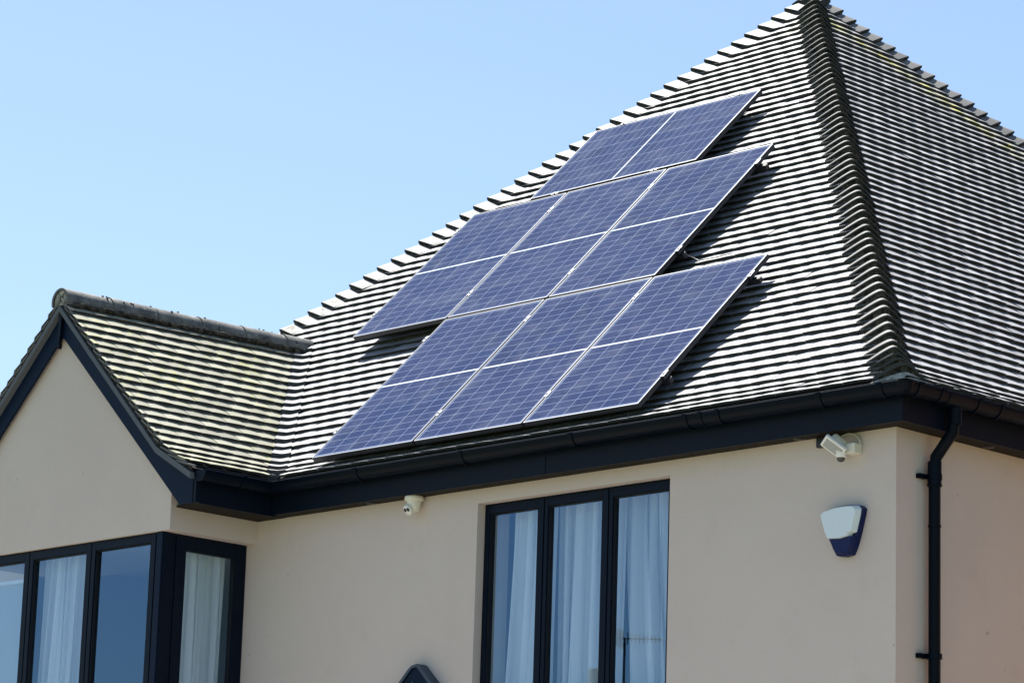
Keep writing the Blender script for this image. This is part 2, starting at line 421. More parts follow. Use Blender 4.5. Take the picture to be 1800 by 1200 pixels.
# ------------------------------------------------------------------ gable roof over the bay
def gwarp(p):
    k = min(max((p.z+.13)/1.3, 0), 1); return Vector((p.x, p.y, p.z - .020*(1.57-p.y)*k))
pg = profile(GS)
gb = MB()
slope(gb, (-.27, 0, 0), (0, 1, 0), (-1, 0, 0), pg, lambda s: GY0, lambda s: VS+.27+s, pg[1][-1], 'moss_tile', gwarp)
slope(gb, (2*RX+.27, 0, 0), (0, -1, 0), (1, 0, 0), pg, lambda s: -(VS+.27+s), lambda s: -GY0, pg[1][-1], 'moss_tile', gwarp)
groof = hb(gb, 'gable_roof')
# swept valley tiles
def valley(sgn, name):
    b = MB(); a = 0; top = pg[1][-1]-.06; NU = 12; k_ = 0
    cx0 = -.27 if sgn > 0 else 2*RX+.27
    while a < top:
        s, z, *_ = at(pg, a); sh, zh, *_ = at(pg, a+GA*1.34)
        wl = (.05 if k_ < 2 else .10)*random.uniform(.9, 1.1); k_ += 1; kz = random.gauss(0, .002)
        def cv(s, z, wl, dz):
            V = Vector((cx0 - sgn*s, -.12+s, z+dz)); r = []
            for i in range(NU+1):
                u = -1+2*i/NU; k2 = .42; g = lambda v: (v+math.sqrt(v*v+k2*k2))/2
                P = V + Vector((sgn*wl*g(u), -wl*g(-u), 0)); k = (1-u)/2
                P = P*(1-k) + gwarp(P)*k
                r.append(P)
            return r
        t = cv(s, z, wl, .006+kz); h = cv(sh, zh, wl*.8, .006+kz-TK*1.34*1.2); lo_ = [p - Vector((0, 0, .034)) for p in t]
        n1 = NU+1
        b.add(t+h, [(i, i+1, n1+i+1, n1+i) for i in range(NU)], 'tile', True)
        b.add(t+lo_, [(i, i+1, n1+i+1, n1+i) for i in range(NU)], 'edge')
        a += GA
    hb(b, name, parent=groof)
valley(1, 'valley_tiles'); valley(-1, 'valley_tiles')
# half-round ridge tiles
b = MB(); zr = .105 + TAN*(GS-.41); y = GY0-.005; first = True
while y < 1.66:
    y1 = min(y+.43, 1.70)
    rr = .096+random.uniform(-.002, .002); n = 18; dz = random.gauss(0, .002)
    def ring(yy, r):
        c = gwarp(Vector((RX, yy, zr))); c.z += -.057+dz
        return [c + Vector((math.cos(math.pi*(1.12-1.24*i/n))*r, 0, math.sin(math.pi*(1.12-1.24*i/n))*r)) for i in range(n+1)]
    A_, B_, Ai = ring(y, rr+.004), ring(y1-.008, rr), ring(y, rr-.016)
    Bi = ring(y1-.008, rr-.016)
    b.add(A_+B_, [(i, i+1, n+2+i, n+1+i) for i in range(n)], 'ridge', True)
    b.add(Ai+A_, [(i, i+1, n+2+i, n+1+i) for i in range(n)], 'ridge')
    b.add(Bi+B_, [(i, i+1, n+2+i, n+1+i) for i in range(n)], 'mortar')
    if not first or True:     # mortar ring in the joint
        J, K_ = ring(y-.010, rr-.006), ring(y+.002, rr-.006)
        if not first: b.add(J+K_, [(i, i+1, n+2+i, n+1+i) for i in range(n)], 'pale_mortar', True)
    if first:                  # pale mortar plug in the open front end
        c = gwarp(Vector((RX, y+.015, zr-.09))); pts = ring(y+.015, rr-.014)
        b.add(pts, [tuple(range(n+1))], 'pale_mortar')
    first = False; y = y1
hb(b, 'ridge_tiles', parent=groof)
b = MB()   # mortar bed along the ridge foot and small droppings
for sg in (1, -1):
    pts = []
    for i in range(60):
        yy = GY0+.05+i*(1.57-GY0)/59; c = gwarp(Vector((RX, yy, zr)))
        pts.append((c.x+sg*.098, yy, c.z-.088+random.gauss(0, .004)))
    b.tube(pts, [.020+random.uniform(-.003, .003) for _ in pts], 'mortar', 8)
for i in range(16):
    yy = random.uniform(-.7, 1.5); an = random.uniform(-.2, .9); c = gwarp(Vector((RX, yy, zr-.062)))
    b.lathe(c + Vector((math.sin(an)*.103, 0, math.cos(an)*.103)), (math.sin(an), 0, math.cos(an)), [(-.003, .010), (.004, .008), (.008, .001)], 'mortar', 8)
hb(b, 'ridge_mortar', parent=groof)
# verge: mortar + undercloak + bargeboards
def gline(s, dz, y):   # point on the verge at run s for the right side
    a = 0
    pr = pg[0]
    for (s0, z0), (s1, z1) in zip(pr, pr[1:]):
        if s <= s1+1e-6: z = z0+(z1-z0)*(s-s0)/(s1-s0); break
    p = gwarp(Vector((-.27-s, y, z))); p.z += dz; return p
def bline(s, y, ex=0):      # underside line of the undercloak: follows the slope, then runs straight to the foot
    if s >= .435: return gline(s, -.135+ex, y)
    A = gline(.435, -.135, y); t = (s-.03)/(.435-.03)
    return Vector((-.27-s, y, -.240+(A.z+.240)*t+ex))
def mirror(p, sg): return Vector((p.x if sg > 0 else 2*RX-p.x, p.y, p.z))
SS = [0.03, .09, .17, .25, .33, .435, .7, 1.0, 1.3, GS]
for sg in (1, -1):
    b = MB()
    f = [gline(s, -.026, GY0+.012) for s in SS]; g = [bline(s, GY0+.012, .040) for s in SS]
    f2 = [gline(s, -.026, GY0+.2) for s in SS]; g2 = [gline(s, -.098, GY0+.2) for s in SS]
    n = len(SS)
    b.add([mirror(p, sg) for p in f+g], [(i, i+1, n+i+1, n+i) for i in range(n-1)], 'mortar')
    # stacked tile edges set in the mortar
    a = 0
    while a < pg[1][-1]-.1:
        s, z, ts, tz = at(pg, a); s2, z2, *_ = at(pg, min(a+.235, pg[1][-1]))
        q = [gline(s, -.012, GY0), gline(s2, -.052, GY0), gline(s2, -.064, GY0), gline(s, -.026, GY0)]
        b.prism([mirror(p, sg) for p in q], (0, .02, 0), 'bonnet'); a += GA
    hb(b, 'verge', parent=groof)
    b = MB()
    q = [bline(s, GY0-.006, .045) for s in SS] + [bline(s, GY0-.006) for s in reversed(SS)]
    b.prism([mirror(p, sg) for p in q], (0, .35, 0), 'cloak')
    hb(b, 'undercloak', parent=groof)
    # bargeboard with a boxed foot
    b = MB()
    fx = -.30
    tops = [bline(s, -.80, -.0005) for s in SS if s > .06]
    poly = [Vector((fx+.005, -.80, tops[0].z-.015))] + tops
    foot = [Vector((fx+.005, -.80, -.40)), Vector((-.462, -.80, -.40))]
    apex_low = gline(GS, -.318, -.80)
    poly2 = poly + [apex_low] + foot[::-1]
    b.prism([mirror(p, sg) for p in poly2], (0, .022, 0), 'navy_soft')
    # deep lower lip of the board
    lip = [apex_low + Vector((0, -.004, .03)), apex_low + Vector((0, -.004, 0)), foot[1] + Vector((0, -.004, 0)), foot[1] + Vector((.02, -.004, .012))]
    hb(b, 'bargeboard', parent=groof)
    b = MB()
    b.box(*( ((fx, -.806, -.402), (fx+.022, -.76, -.235)) if sg > 0 else ((2*RX-fx-.022, -.806, -.402), (2*RX-fx, -.76, -.235)) ), 'navy')
    hb(b, 'corner_strip', parent=groof)
# finial: flat pendant with an arrow tip
b = MB(); z0 = gwarp(Vector((RX, -.8, zr))).z-.14
fin = [(x*.36, z0+(z-z0)*.72) for x, z in [(-.05, z0), (.05, z0), (.034, z0-.22), (.018, z0-.30), (.014, z0-.335), (.030, z0-.345), (.028, z0-.358), (.0, z0-.39), (-.028, z0-.358), (-.030, z0-.345), (-.014, z0-.335), (-.018, z0-.30), (-.034, z0-.22)]]
b.prism([(RX+x, -.832, z) for x, z in fin], (0, .031, 0), 'navy')
hb(b, 'finial', .002, groof)

# ------------------------------------------------------------------ walls with real openings
SZ = -.39
def wall_grid(mb, P, u, xs, zs, holes, depth, mname, thick=.10, inner='room'):
    P, u = Vector(P), Vector(u); D = Vector(depth)
    for x0, x1 in zip(xs, xs[1:]):
        for z0, z1 in zip(zs, zs[1:]):
            xm, zm = (x0+x1)/2, (z0+z1)/2
            if any(h[0] < xm < h[1] and h[2] < zm < h[3] for h in holes): continue
            q = [P+u*x0+Vector((0,0,z0)), P+u*x1+Vector((0,0,z0)), P+u*x1+Vector((0,0,z1)), P+u*x0+Vector((0,0,z1))]
            mb.add(q, [(0, 1, 2, 3)], mname); mb.add([p+D*.3 for p in q], [(3, 2, 1, 0)], inner)
    for x0, x1, z0, z1 in holes:
        c = [P+u*x0+Vector((0,0,z0)), P+u*x1+Vector((0,0,z0)), P+u*x1+Vector((0,0,z1)), P+u*x0+Vector((0,0,z1))]
        for i in range(4): mb.add([c[i], c[(i+1) % 4], c[(i+1) % 4]+D*.3, c[i]+D*.3], [(0, 1, 2, 3)], mname)
YW, XW = .05, 5.195
WX0, WX1, WZ1, WZ0 = 1.660, 3.396, -.487, -1.95
wb = MB()
wall_grid(wb, (0, YW, 0), (1, 0, 0), [-.73, WX0, WX1, XW], [GZ, WZ0, WZ1, SZ+.02], [(WX0, WX1, WZ0, WZ1)], (0, 1, 0), 'wall')
wall_grid(wb, (XW, YW, 0), (0, 1, 0), [0, 9.5], [GZ, SZ+.02], [], (-1, 0, 0), 'wall')
wb.add([(XW, 9.55, GZ), (-4.2, 9.55, GZ), (-4.2, 9.55, SZ), (XW, 9.55, SZ)], [(0, 1, 2, 3)], 'wall')
wb.add([(-4.2, 9.55, GZ), (-4.2, .05, GZ), (-4.2, .05, SZ), (-4.2, 9.55, SZ)], [(0, 1, 2, 3)], 'wall')
wb.add([(-4.2, .05, GZ), (-3.3, .05, GZ), (-3.3, .05, SZ), (-4.2, .05, SZ)], [(0, 1, 2, 3)], 'wall')
hb(wb, 'wall')
# gabled bay
XB, YG, XBL = -.618, -.749, 2*RX+.618
BZ = -.553
gw = MB()
def ztop(x):
    s = -.27 - x if x > RX else x - (2*RX+.27)
    pr = pg[0]
    for (s0, z0), (s1, z1) in zip(pr, pr[1:]):
        if s <= s1+1e-6: return z0+(z1-z0)*(s-s0)/(s1-s0) - .14
xs = [XBL + (XB-XBL)*i/24 for i in range(25)]
xs.append(RX); xs = sorted(set(xs))
f = [(x, YG, BZ) for x in xs]; t = [(x, YG, ztop(x)) for x in xs]; n = len(xs)
gw.add(f+t, [(i, i+1, n+i+1, n+i) for i in range(n-1)], 'wall')
for xx, s_ in ((XB, 1), (XBL, -1)):
    gw.add([(xx, YG, BZ), (xx, YW, BZ), (xx, YW, -.2), (xx, YG, -.2)], [(0, 1, 2, 3)], 'wall')
gw.add([(XBL, YG, BZ), (XB, YG, BZ), (XB, YW, BZ), (XBL, YW, BZ)], [(0, 1, 2, 3)], 'wall')       # lintel underside
gw.add([(XBL, YG, GZ), (XB, YG, GZ), (XB, YG, -2.2), (XBL, YG, -2.2)], [(0, 1, 2, 3)], 'wall')
for xx in (XB, XBL): gw.add([(xx, YG, GZ), (xx, YW, GZ), (xx, YW, -2.2), (xx, YG, -2.2)], [(0, 1, 2, 3)], 'wall')
gw.add([(XBL, YG, -2.2), (XB, YG, -2.2), (XB, YW, -2.2), (XBL, YW, -2.2)], [(0, 1, 2, 3)], 'wall')
hb(gw, 'gable_wall')
# rooms behind the glass
rm = MB()
def room(x0, x1, y0, y1, z0, z1, faces):
    v = [(x0,y0,z0),(x1,y0,z0),(x1,y1,z0),(x0,y1,z0),(x0,y0,z1),(x1,y0,z1),(x1,y1,z1),(x0,y1,z1)]
    F = dict(f=(0,3,2,1), c=(4,5,6,7), s=(0,1,5,4), e=(1,2,6,5), n=(2,3,7,6), w=(3,0,4,7))
    rm.add(v, [F[k] for k in faces], 'room')
room(WX0-.8, WX1+.9, .36, 3.6, -2.9, -.45, 'fcnew')
room(-3.28, -.735, .36, 3.6, -2.9, -.45, 'fcnew')
room(-3.28, -.735, -.70, .36, -2.2, -.556, 'fc')
hb(rm, 'room_shell')

# ------------------------------------------------------------------ eaves: fascia, soffit, gutter
YF, XF, XG = -.09, 5.352, -.30
fb = MB()
fb.box((XG, YF, SZ-.004), (2.40, YF+.02, -.14), 'navy'); fb.box((2.403, YF, SZ-.004), (XF-.02, YF+.02, -.14), 'navy')
fb.box((2.375, YF-.004, SZ-.006), (2.425, YF, -.14), 'navy')
fb.box((XF-.02, YF, SZ-.004), (XF, 9.7, -.14), 'navy')
fb.box((XF-.055, YF-.005, SZ-.006), (XF+.004, YF, -.14), 'navy'); fb.box((XF, YF-.005, SZ-.006), (XF+.005, YF+.05, -.14), 'navy')
fb.box((XG-.02, -.80, SZ-.012), (XG, YF+.02, -.14), 'navy')
fb.box((XG, YF-.05, SZ-.012), (XG+.004, YF, -.14), 'navy'); fb.box((XG+.004, YF-.004, SZ-.012), (XG+.045, YF, -.14), 'navy')
hb(fb, 'fascia', .002)
sb = MB()
def flat(pts, z, th, mn):
    n = len(pts); sb.prism([(x, y, z) for x, y in pts], (0, 0, th), mn)
flat([(XG-.02, YF+.02), (XF-.02, YF+.02), (XF-.02, 9.7), (XW-.02, 9.7), (XW-.02, YW+.02), (XG-.02, YW+.02)], SZ, .012, 'brown')
flat([(-.46, -.775), (XG-.02, -.775), (XG-.02, YF+.02), (XG-.02, YW+.02), (XB-.02, YW+.02), (XB-.02, YG+.05), (-.46, YG+.05)], SZ-.0015, .0105, 'brown')
sb.lathe((.66, -.01, SZ-.006), (0, 0, 1), [(0, .001), (0, .036), (.006, .036)], 'black', 16)
sb.lathe((4.50, -.01, SZ-.006), (0, 0, 1), [(0, .001), (0, .036), (.006, .036)], 'black', 16)
sb.lathe((XF-.09, .86, SZ-.006), (0, 0, 1), [(0, .001), (0, .036), (.006, .036)], 'black', 16)
hb(sb, 'soffit')
GR = .058; GZT = -.186
def gutter_run(mb, p0, p1, n_out):     # half-round trough along p0-p1; n_out = outward horizontal
    p0, p1, no = Vector(p0), Vector(p1), Vector(n_out); n = 16; o = []; i_ = []
    for r, lst in ((GR, o), (GR-.004, i_)):
        for P in (p0, p1):
            for k in range(n+1):
                a = math.pi*k/n; lst.append(P + no*(-math.cos(a)*r) + Vector((0, 0, -math.sin(a)*r*1.25)))
    for lst in (o, i_): mb.add(lst, [(k, k+1, n+2+k, n+1+k) for k in range(n)], 'gutter', True)
    mb.add([o[n], i_[n], i_[2*n+1], o[2*n+1]], [(0, 1, 2, 3)], 'gutter'); mb.add([o[0], i_[0], i_[n+1], o[n+1]], [(0, 1, 2, 3)], 'gutter')
    # rolled outer lip
    mb.tube([p0+no*GR, p1+no*GR], .005, 'gutter', 8)
def bracket(mb, P, no, al, wdt=.018, grow=.005, lip=True):
    P, no, al = Vector(P), Vector(no), Vector(al); n = 16; r = GR+grow; v = []
    for sg in (-1, 1):
        for rr in (r, r-.006):
            for k in range(n+1):
                a = math.pi*k/n; v.append(P + al*(sg*wdt) + no*(-math.cos(a)*rr) + Vector((0, 0, -math.sin(a)*rr*1.25)))
    m_ = n+1
    mb.add(v, [(k, k+1, 2*m_+k+1, 2*m_+k) for k in range(n)] + [(k, k+1, m_+k+1, m_+k) for k in range(n)] + [(2*m_+k, 2*m_+k+1, 3*m_+k+1, 3*m_+k) for k in range(n)], 'gutter')
    if lip:
        a_, b_ = P+no*(GR-.012)-al*wdt, P+no*(GR+.012)+al*wdt
        mb.box((min(a_.x, b_.x), min(a_.y, b_.y), GZT-.004), (max(a_.x, b_.x), max(a_.y, b_.y), GZT+.008), 'gutter')
YGc, XGc, XBc = YF-.004-GR, XF+.006+GR, XG+.004+GR
g = MB(); gutter_run(g, (XBc-.02, YGc, GZT), (XGc, YGc, GZT), (0, -1, 0)); gut = hb(g, 'gutter')
def gpart(mb, name): hb(mb, name, .0012, gut)
for x, wd in ((.70, .016), (1.74, .016), (2.76, .016), (3.74, .016), (3.87, .012), (4.01, .012), (4.81, .016), (5.27, .020)):
    q = MB(); bracket(q, (x, YGc, GZT), (0, -1, 0), (1, 0, 0), wd, .006)
    if x in (3.87,):
        bracket(q, (3.94, YGc, GZT), (0, -1, 0), (1, 0, 0), .055, .0035, False)
    gpart(q, 'gutter_bracket')
g2 = MB(); gutter_run(g2, (XGc, YGc, GZT), (XGc, 9.75, GZT), (1, 0, 0)); gut2 = hb(g2, 'gutter')
for y_, wd in ((-.07, .018), (.14, .014), (.50, .014), (.72, .014), (1.6, .014), (2.5, .014)):
    q = MB(); bracket(q, (XGc, y_, GZT), (1, 0, 0), (0, 1, 0), wd, .006); hb(q, 'gutter_bracket', .0012, gut2)
q = MB(); bracket(q, (XGc, .31, GZT), (1, 0, 0), (0, 1, 0), .10, .004, False); hb(q, 'gutter_outlet', .0012, gut2)
q = MB()   # corner elbow
q.lathe((XGc, YGc, GZT), (0, 0, -1), [(0, GR+.005), (.03, GR*.93), (.052, GR*.68), (.068, GR*.38), (GR*1.27, .004)], 'gutter', 24)
hb(q, 'gutter_corner', 0, gut2)
g3 = MB(); gutter_run(g3, (XBc, -.80, GZT), (XBc, YGc+.02, GZT), (1, 0, 0))
n = 16; cap = [Vector((XBc-math.cos(math.pi*k/n)*(GR+.004), -.812, GZT-math.sin(math.pi*k/n)*(GR+.004)*1.25+.002)) for k in range(n+1)]
g3.prism(cap, (0, .014, 0), 'navy')
gut3 = hb(g3, 'gutter')
q = MB(); bracket(q, (XBc, -.45, GZT), (1, 0, 0), (0, 1, 0), .014, .006); hb(q, 'gutter_bracket', .0012, gut3)
q = MB(); q.lathe((XBc+.005, YGc-.005, GZT), (0, 0, -1), [(0, GR+.010), (.03, GR*1.0), (.052, GR*.72), (.068, GR*.4), (GR*1.27, .004)], 'gutter', 24)
hb(q, 'gutter_corner', 0, gut3)

# ------------------------------------------------------------------ downpipe
d = MB(); PY, r = .335, .036
xu, xl = XGc-.01, XW+.062
pts = [(xu, PY, GZT-.06), (xu, PY, -.33), (xu-.012, PY, -.375)]
pts += [(xu+(xl-xu)*t, PY, -.385-.165*t) for t in (.06, .5, .94)]
pts += [(xl+.008, PY, -.56), (xl, PY, -.60), (xl, PY, GZ+.2)]
d.tube(pts, r, 'gutter', 20)
dp = hb(d, 'downpipe')
for pa_, pb_, rg in (((xu, PY, -.25), (xu, PY, -.36), .006), ((xl, PY, -.565), (xl, PY, -.70), .006), ((xl, PY, -.70), (xl, PY, -.712), .009), ((xl, PY, -.945), (xl, PY, -.955), .004)):
    q = MB(); q.tube([pa_, pb_], r+rg, 'gutter', 20); hb(q, 'pipe_collar', 0, dp)
for z in (-.655, -1.72, -3.0):
    q = MB(); q.tube([(xl, PY, z-.016), (xl, PY, z+.016)], r+.010, 'gutter', 20)
    q.box((XW, PY-.10, z-.014), (XW+.030, PY-.03, z+.014), 'gutter'); q.box((XW, PY+.03, z-.014), (XW+.030, PY+.10, z+.014), 'gutter')
    q.tube([(XW, PY-.085, z), (XW+.042, PY-.085, z)], .007, 'gutter', 8)
    hb(q, 'pipe_bracket', .001, dp)

# ------------------------------------------------------------------ windows
def window(name, P, u, inn, x0, x1, z0, z1, sashes, fw_=.028, sw=.055, cut=.024):
    """P origin on the frame's outer face, u along the window, inn pointing indoors"""
    P, u, inn = Vector(P), Vector(u), Vector(inn)
    def bx(mb, a0, a1, b0, b1, d0, d1, mn):
        A = P+u*a0+inn*d0; B = P+u*a1+inn*d1
        mb.box((min(A.x, B.x), min(A.y, B.y), b0), (max(A.x, B.x), max(A.y, B.y), b1), mn)
    m0 = MB()
    bx(m0, x0, x1, z1-fw_*.55, z1, 0, .07, 'frame'); bx(m0, x0, x1, z0, z0+fw_, 0, .07, 'frame')
    bx(m0, x0, x0+fw_*.55, z0+fw_, z1-fw_*.55, 0, .07, 'frame'); bx(m0, x1-fw_*.55, x1, z0+fw_, z1-fw_*.55, 0, .07, 'frame')
    for a, b_ in zip(sashes[:-1], sashes[1:-1] + [None]):
        if b_ is None: continue
        bx(m0, b_-.006, b_+.006, z0+fw_, z1-fw_*.55, .02, .07, 'gasket')
    wo = hb(m0, name)
    for a, b_ in zip(sashes, sashes[1:]):
        m1 = MB(); a += .005; b_ -= .005; sl_ = sw-cut; zt, zb = z1-.012, z0+.02
        bx(m1, a, a+sl_, zb, zt, -.006, .05, 'frame'); bx(m1, b_-sw, b_, zb, zt, -.006, .05, 'frame')
        bx(m1, a+sl_, b_-sw, zt-sw, zt, -.006, .05, 'frame'); bx(m1, a+sl_, b_-sw, zb, zb+sw, -.006, .05, 'frame')
        k = .006
        bx(m1, a+sl_, a+sl_+k, zb+sw, zt-sw, .006, .05, 'gasket'); bx(m1, b_-sw-k, b_-sw, zb+sw, zt-sw, .006, .05, 'gasket')
        bx(m1, a+sl_+k, b_-sw-k, zt-sw-k, zt-sw, .006, .05, 'gasket')
        hb(m1, 'sash', .0025, wo)
        m2 = MB(); A = P+u*(a+sl_-.002)+inn*.024; B = P+u*(b_-sw+.002)+inn*.024
        m2.add([(A.x, A.y, zb+sw-.01), (B.x, B.y, zb+sw-.01), (B.x, B.y, zt-sw+.01), (A.x, A.y, zt-sw+.01)], [(0, 1, 2, 3)], 'glass')
        hb(m2, 'pane', 0, wo)
    return wo
tag(window('window', (0, YW+.07, 0), (1, 0, 0), (0, 1, 0), WX0+.001, WX1-.001, WZ0+.001, WZ1-.001, [WX0+.01, 2.222, 2.806, WX1-.01]))
window('window', (0, -.719, 0), (1, 0, 0), (0, 1, 0), -3.215, -.72, -2.199, BZ-.001, [-3.035, -2.29, -1.54, -.795], sw=.056, cut=.014)
window('window', (-.73, 0, 0), (0, 1, 0), (-1, 0, 0), -.715, YW-.002, -2.199, BZ-.001, [-.60, .045], sw=.09, cut=0)
b = MB(); b.box((-.79, -.7155, -2.199), (-.7325, -.6985, BZ-.001), 'frame'); b.box((-.77, -.698, -2.17), (-.728, -.601, BZ-.02), 'frame'); b.box((-.785, -.728, -2.199), (-.722, -.7195, BZ-.001), 'navy_soft')
hb(b, 'corner_post', .002)

# ------------------------------------------------------------------ curtains
def curtain(name, P, u, inn, x0, x1, z0, z1, folds, amp, sway, label, seed, taper=None):
    rnd = random.Random(seed); P, u, inn = Vector(P), Vector(u), Vector(inn)
    NX, NZ = 110, 16; ph = [rnd.uniform(0, 6.28) for _ in range(5)]
    vs = []
    for j in range(NZ+1):
        t = j/NZ; z = z1+(z0-z1)*t
        for i in range(NX+1):
            v = i/NX
            lo_ = x0 + (taper[0]*t**1.6 if taper else 0); hi_ = x1 + (taper[1]*t**1.6 if taper else 0)
            x = lo_+(hi_-lo_)*v
            q = v*folds*6.283
            d_ = amp*(.55*math.sin(q+ph[0]+.5*t)+.35*math.sin(q*1.73+ph[1]+sway*t)+.25*math.sin(q*.47+ph[2])+.18*math.sin(q*3.1+ph[3]))*(.75+.5*t)
            x += sway*.012*math.sin(q*.6+ph[4])*t - 1.25*(hi_-lo_)/(folds*6.283)*math.sin(2*q+ph[3]*.3)*.9
            p = P+u*x+inn*d_; vs.append((p.x, p.y, z))
    n = NX+1
    b = MB(); b.add(vs, [(j*n+i, j*n+i+1, (j+1)*n+i+1, (j+1)*n+i) for j in range(NZ) for i in range(NX)], 'net', True)
    c = P+u*((x0+x1)/2); return tag(b.build(name), label, 'curtain')
curtain('curtain', (0, YW+.22, 0), (1, 0, 0), (0, 1, 0), 1.80, 2.20, -1.95, -.49, 4, .045, 1.5, 'white net curtain behind the left pane of the three-pane window, bare strip at its left', 1, (-.05, 0))
curtain('curtain', (0, YW+.24, 0), (1, 0, 0), (0, 1, 0), 2.20, 2.80, -1.95, -.49, 5, .045, 1.2, 'white net curtain hanging full width behind the middle pane of the three-pane window', 2)
curtain('curtain', (0, YW+.26, 0), (1, 0, 0), (0, 1, 0), 2.80, 3.42, -1.95, -.49, 5, .05, 3.0, 'white net curtain falling in slanting folds behind the right pane of the three-pane window', 3, (.10, .06))
curtain('curtain', (0, -.56, 0), (1, 0, 0), (0, 1, 0), -2.30, -1.86, -2.19, -.565, 6, .045, 2.0, 'white net curtain gathered behind the middle pane of the bay window front', 4, (-.06, .02))
curtain('curtain', (-.86, 0, 0), (0, 1, 0), (-1, 0, 0), -.62, -.02, -2.19, -.565, 5, .05, 1.0, 'white drape behind the narrow side window of the bay', 5, (.0, -.03))
b = MB(); b.box((-3.0, -.66, -2.0), (-2.27, -.654, -.76), 'blind'); b.box((-3.0, -.675, -.77), (-2.27, -.645, -.745), 'white')
tag(b.build('window_blind'), 'pale flat blind hanging in the leftmost pane of the bay window', 'blind')

# ------------------------------------------------------------------ porch gable peak below the eaves
b = MB()
ol = [(.60, -2.06), (1.03, -1.655), (1.125, -1.565), (1.150, -1.549), (1.205, -1.538), (1.225, -1.548), (1.355, -1.672), (1.72, -2.06)]
il = [(.63, -2.06), (1.045, -1.672), (1.138, -1.583), (1.156, -1.567), (1.197, -1.560), (1.212, -1.568), (1.335, -1.690), (1.69, -2.06)]
n = len(ol); y0 = -.03
fo = [(x, y0, z) for x, z in ol]; fi = [(x, y0, z) for x, z in il]; ri = [(x, y0+.012, z) for x, z in il]
b.add(fo+fi, [(i, i+1, n+i+1, n+i) for i in range(n-1)], 'lead')
b.add(fi+ri, [(i, i+1, n+i+1, n+i) for i in range(n-1)], 'navy')
b.add(ri, [tuple(range(n))], 'navy_soft')
b.add(fo+[(x, YW, z) for x, z in ol], [(i, i+1, n+i+1, n+i) for i in range(n-1)], 'lead')
b.prism([(1.02, y0+.011, -1.80), (1.08, y0+.011, -1.70), (1.14, y0+.011, -1.675), (1.17, y0+.011, -1.655), (1.18, y0+.011, -1.68), (1.27, y0+.011, -1.80)], (0, -.012, 0), 'lead')
o = hb(b, 'porch_roof'); o['label'] = 'dark blue clipped peak of the porch gable'

# ------------------------------------------------------------------ solar panels
AL = 0.783336
def pvpos(u, v, nn=0): return Vector((u, v*math.cos(AL)-nn*math.sin(AL), v*math.sin(AL)+nn*math.cos(AL)))
def make_panel():
    root = empty('solar_panel', cat='solar panel', group='solar panels on the front roof slope')
    fw2, fh = .0075, .035
    b = MB()
    for a_, b_ in (((0, 0), (PW, fw2)), ((0, PH-fw2), (PW, PH)), ((0, fw2), (fw2, PH-fw2)), ((PW-fw2, fw2), (PW, PH-fw2))):
        b.box((*a_, -fh), (*b_, -.0021), 'darkalu'); b.box((*a_, -.002), (*b_, 0), 'alu')  # sides coloured black to stand in for shade on the silver frame
    o = b.build('frame', root)
    b = MB(); b.box((fw2, fw2, -.009), (PW-fw2, PH-fw2, -.0025), 'pv'); b.build('cell_sheet', root)
    b = MB(); b.box((fw2, fw2, -.014), (PW-fw2, PH-fw2, -.0095), 'black'); b.box((PW/2-.09, PH*.5-.04, -.034), (PW/2+.09, PH*.5+.04, -.0145), 'black'); b.build('back_sheet', root)
    return root
proto = make_panel()
RT = Matrix.Rotation(AL, 4, 'X')
def clamp_mesh(name='clamp'):
    b = MB(); b.box((-.014, -.035, -.028), (.014, .035, -.0005), 'darkalu'); b.box((-.016, -.035, .0002), (.016, .035, .0035), 'alu'); b.lathe((0, 0, .0035), (0, 0, 1), [(0, .0085), (.006, .0085), (.006, .001)], 'alu', 10)
    b.box((-.009, -.037, -.03), (.009, -.035, .001), 'black')
    return b
cl0 = clamp_mesh().build('clamp', proto, .001); cl_me = cl0.data
cl0.location = (-.010, .33, 0)
def place_panel(i, u, v, rot, label, clamps):
    if i == 0: r = proto
    else:
        r = proto.copy(); C.objects.link(r)
        for ch in list(proto.children):
            if ch.name.startswith('clamp'): continue
            c = ch.copy(); C.objects.link(c); c.parent = r
    jit = Matrix.Translation((0, 0, random.uniform(-.002, .002)))
    mt = Matrix.Translation(pvpos(u, v)) @ RT @ jit
    if rot: mt = mt @ Matrix.Rotation(math.pi/2, 4, 'Z') @ Matrix.Translation((0, -PH, 0))
    r.matrix_world = mt; r['label'] = label
    for k, (cx, cy, ang) in enumerate(clamps):
        if i == 0 and k == 0: c = cl0
        else: c = cl0.copy(); C.objects.link(c); c.parent = r
        c.location = (cx, cy, 0); c.rotation_euler = (0, 0, ang)
SIDE = lambda last: [(-.010, .33, 0), (-.010, 1.50, 0)] + ([(PW+.008, .33, 0), (PW+.008, 1.50, 0)] if last else [])
a1 = PW+.02; v2 = PH+.02+.011
place_panel(0, 0, 0, 0, 'leftmost solar panel of the bottom row, nearest the valley and gutter', SIDE(0))
place_panel(1, a1, 0, 0, 'middle solar panel of the bottom row above the gutter', SIDE(0))
place_panel(2, 2*a1, 0, 0, 'rightmost solar panel of the bottom row, its right edge casting shade towards the hip', SIDE(1))
place_panel(3, -a1, v2, 0, 'leftmost solar panel of the middle row, overhanging bare sunlit tiles', SIDE(0))
place_panel(4, 0, v2, 0, 'middle solar panel of the middle row with panels on all sides', SIDE(0))
place_panel(5, a1, v2, 0, 'rightmost solar panel of the middle row, beside the landscape panel and the hip', SIDE(1))
place_panel(6, -.4546, 3.5864, 1, 'single landscape solar panel at the top of the array', [(-.010, PH-.28, math.pi/2*0), (-.010, .42, 0), (PW+.008, PH-.30, 0), (PW+.008, .22, 0)])
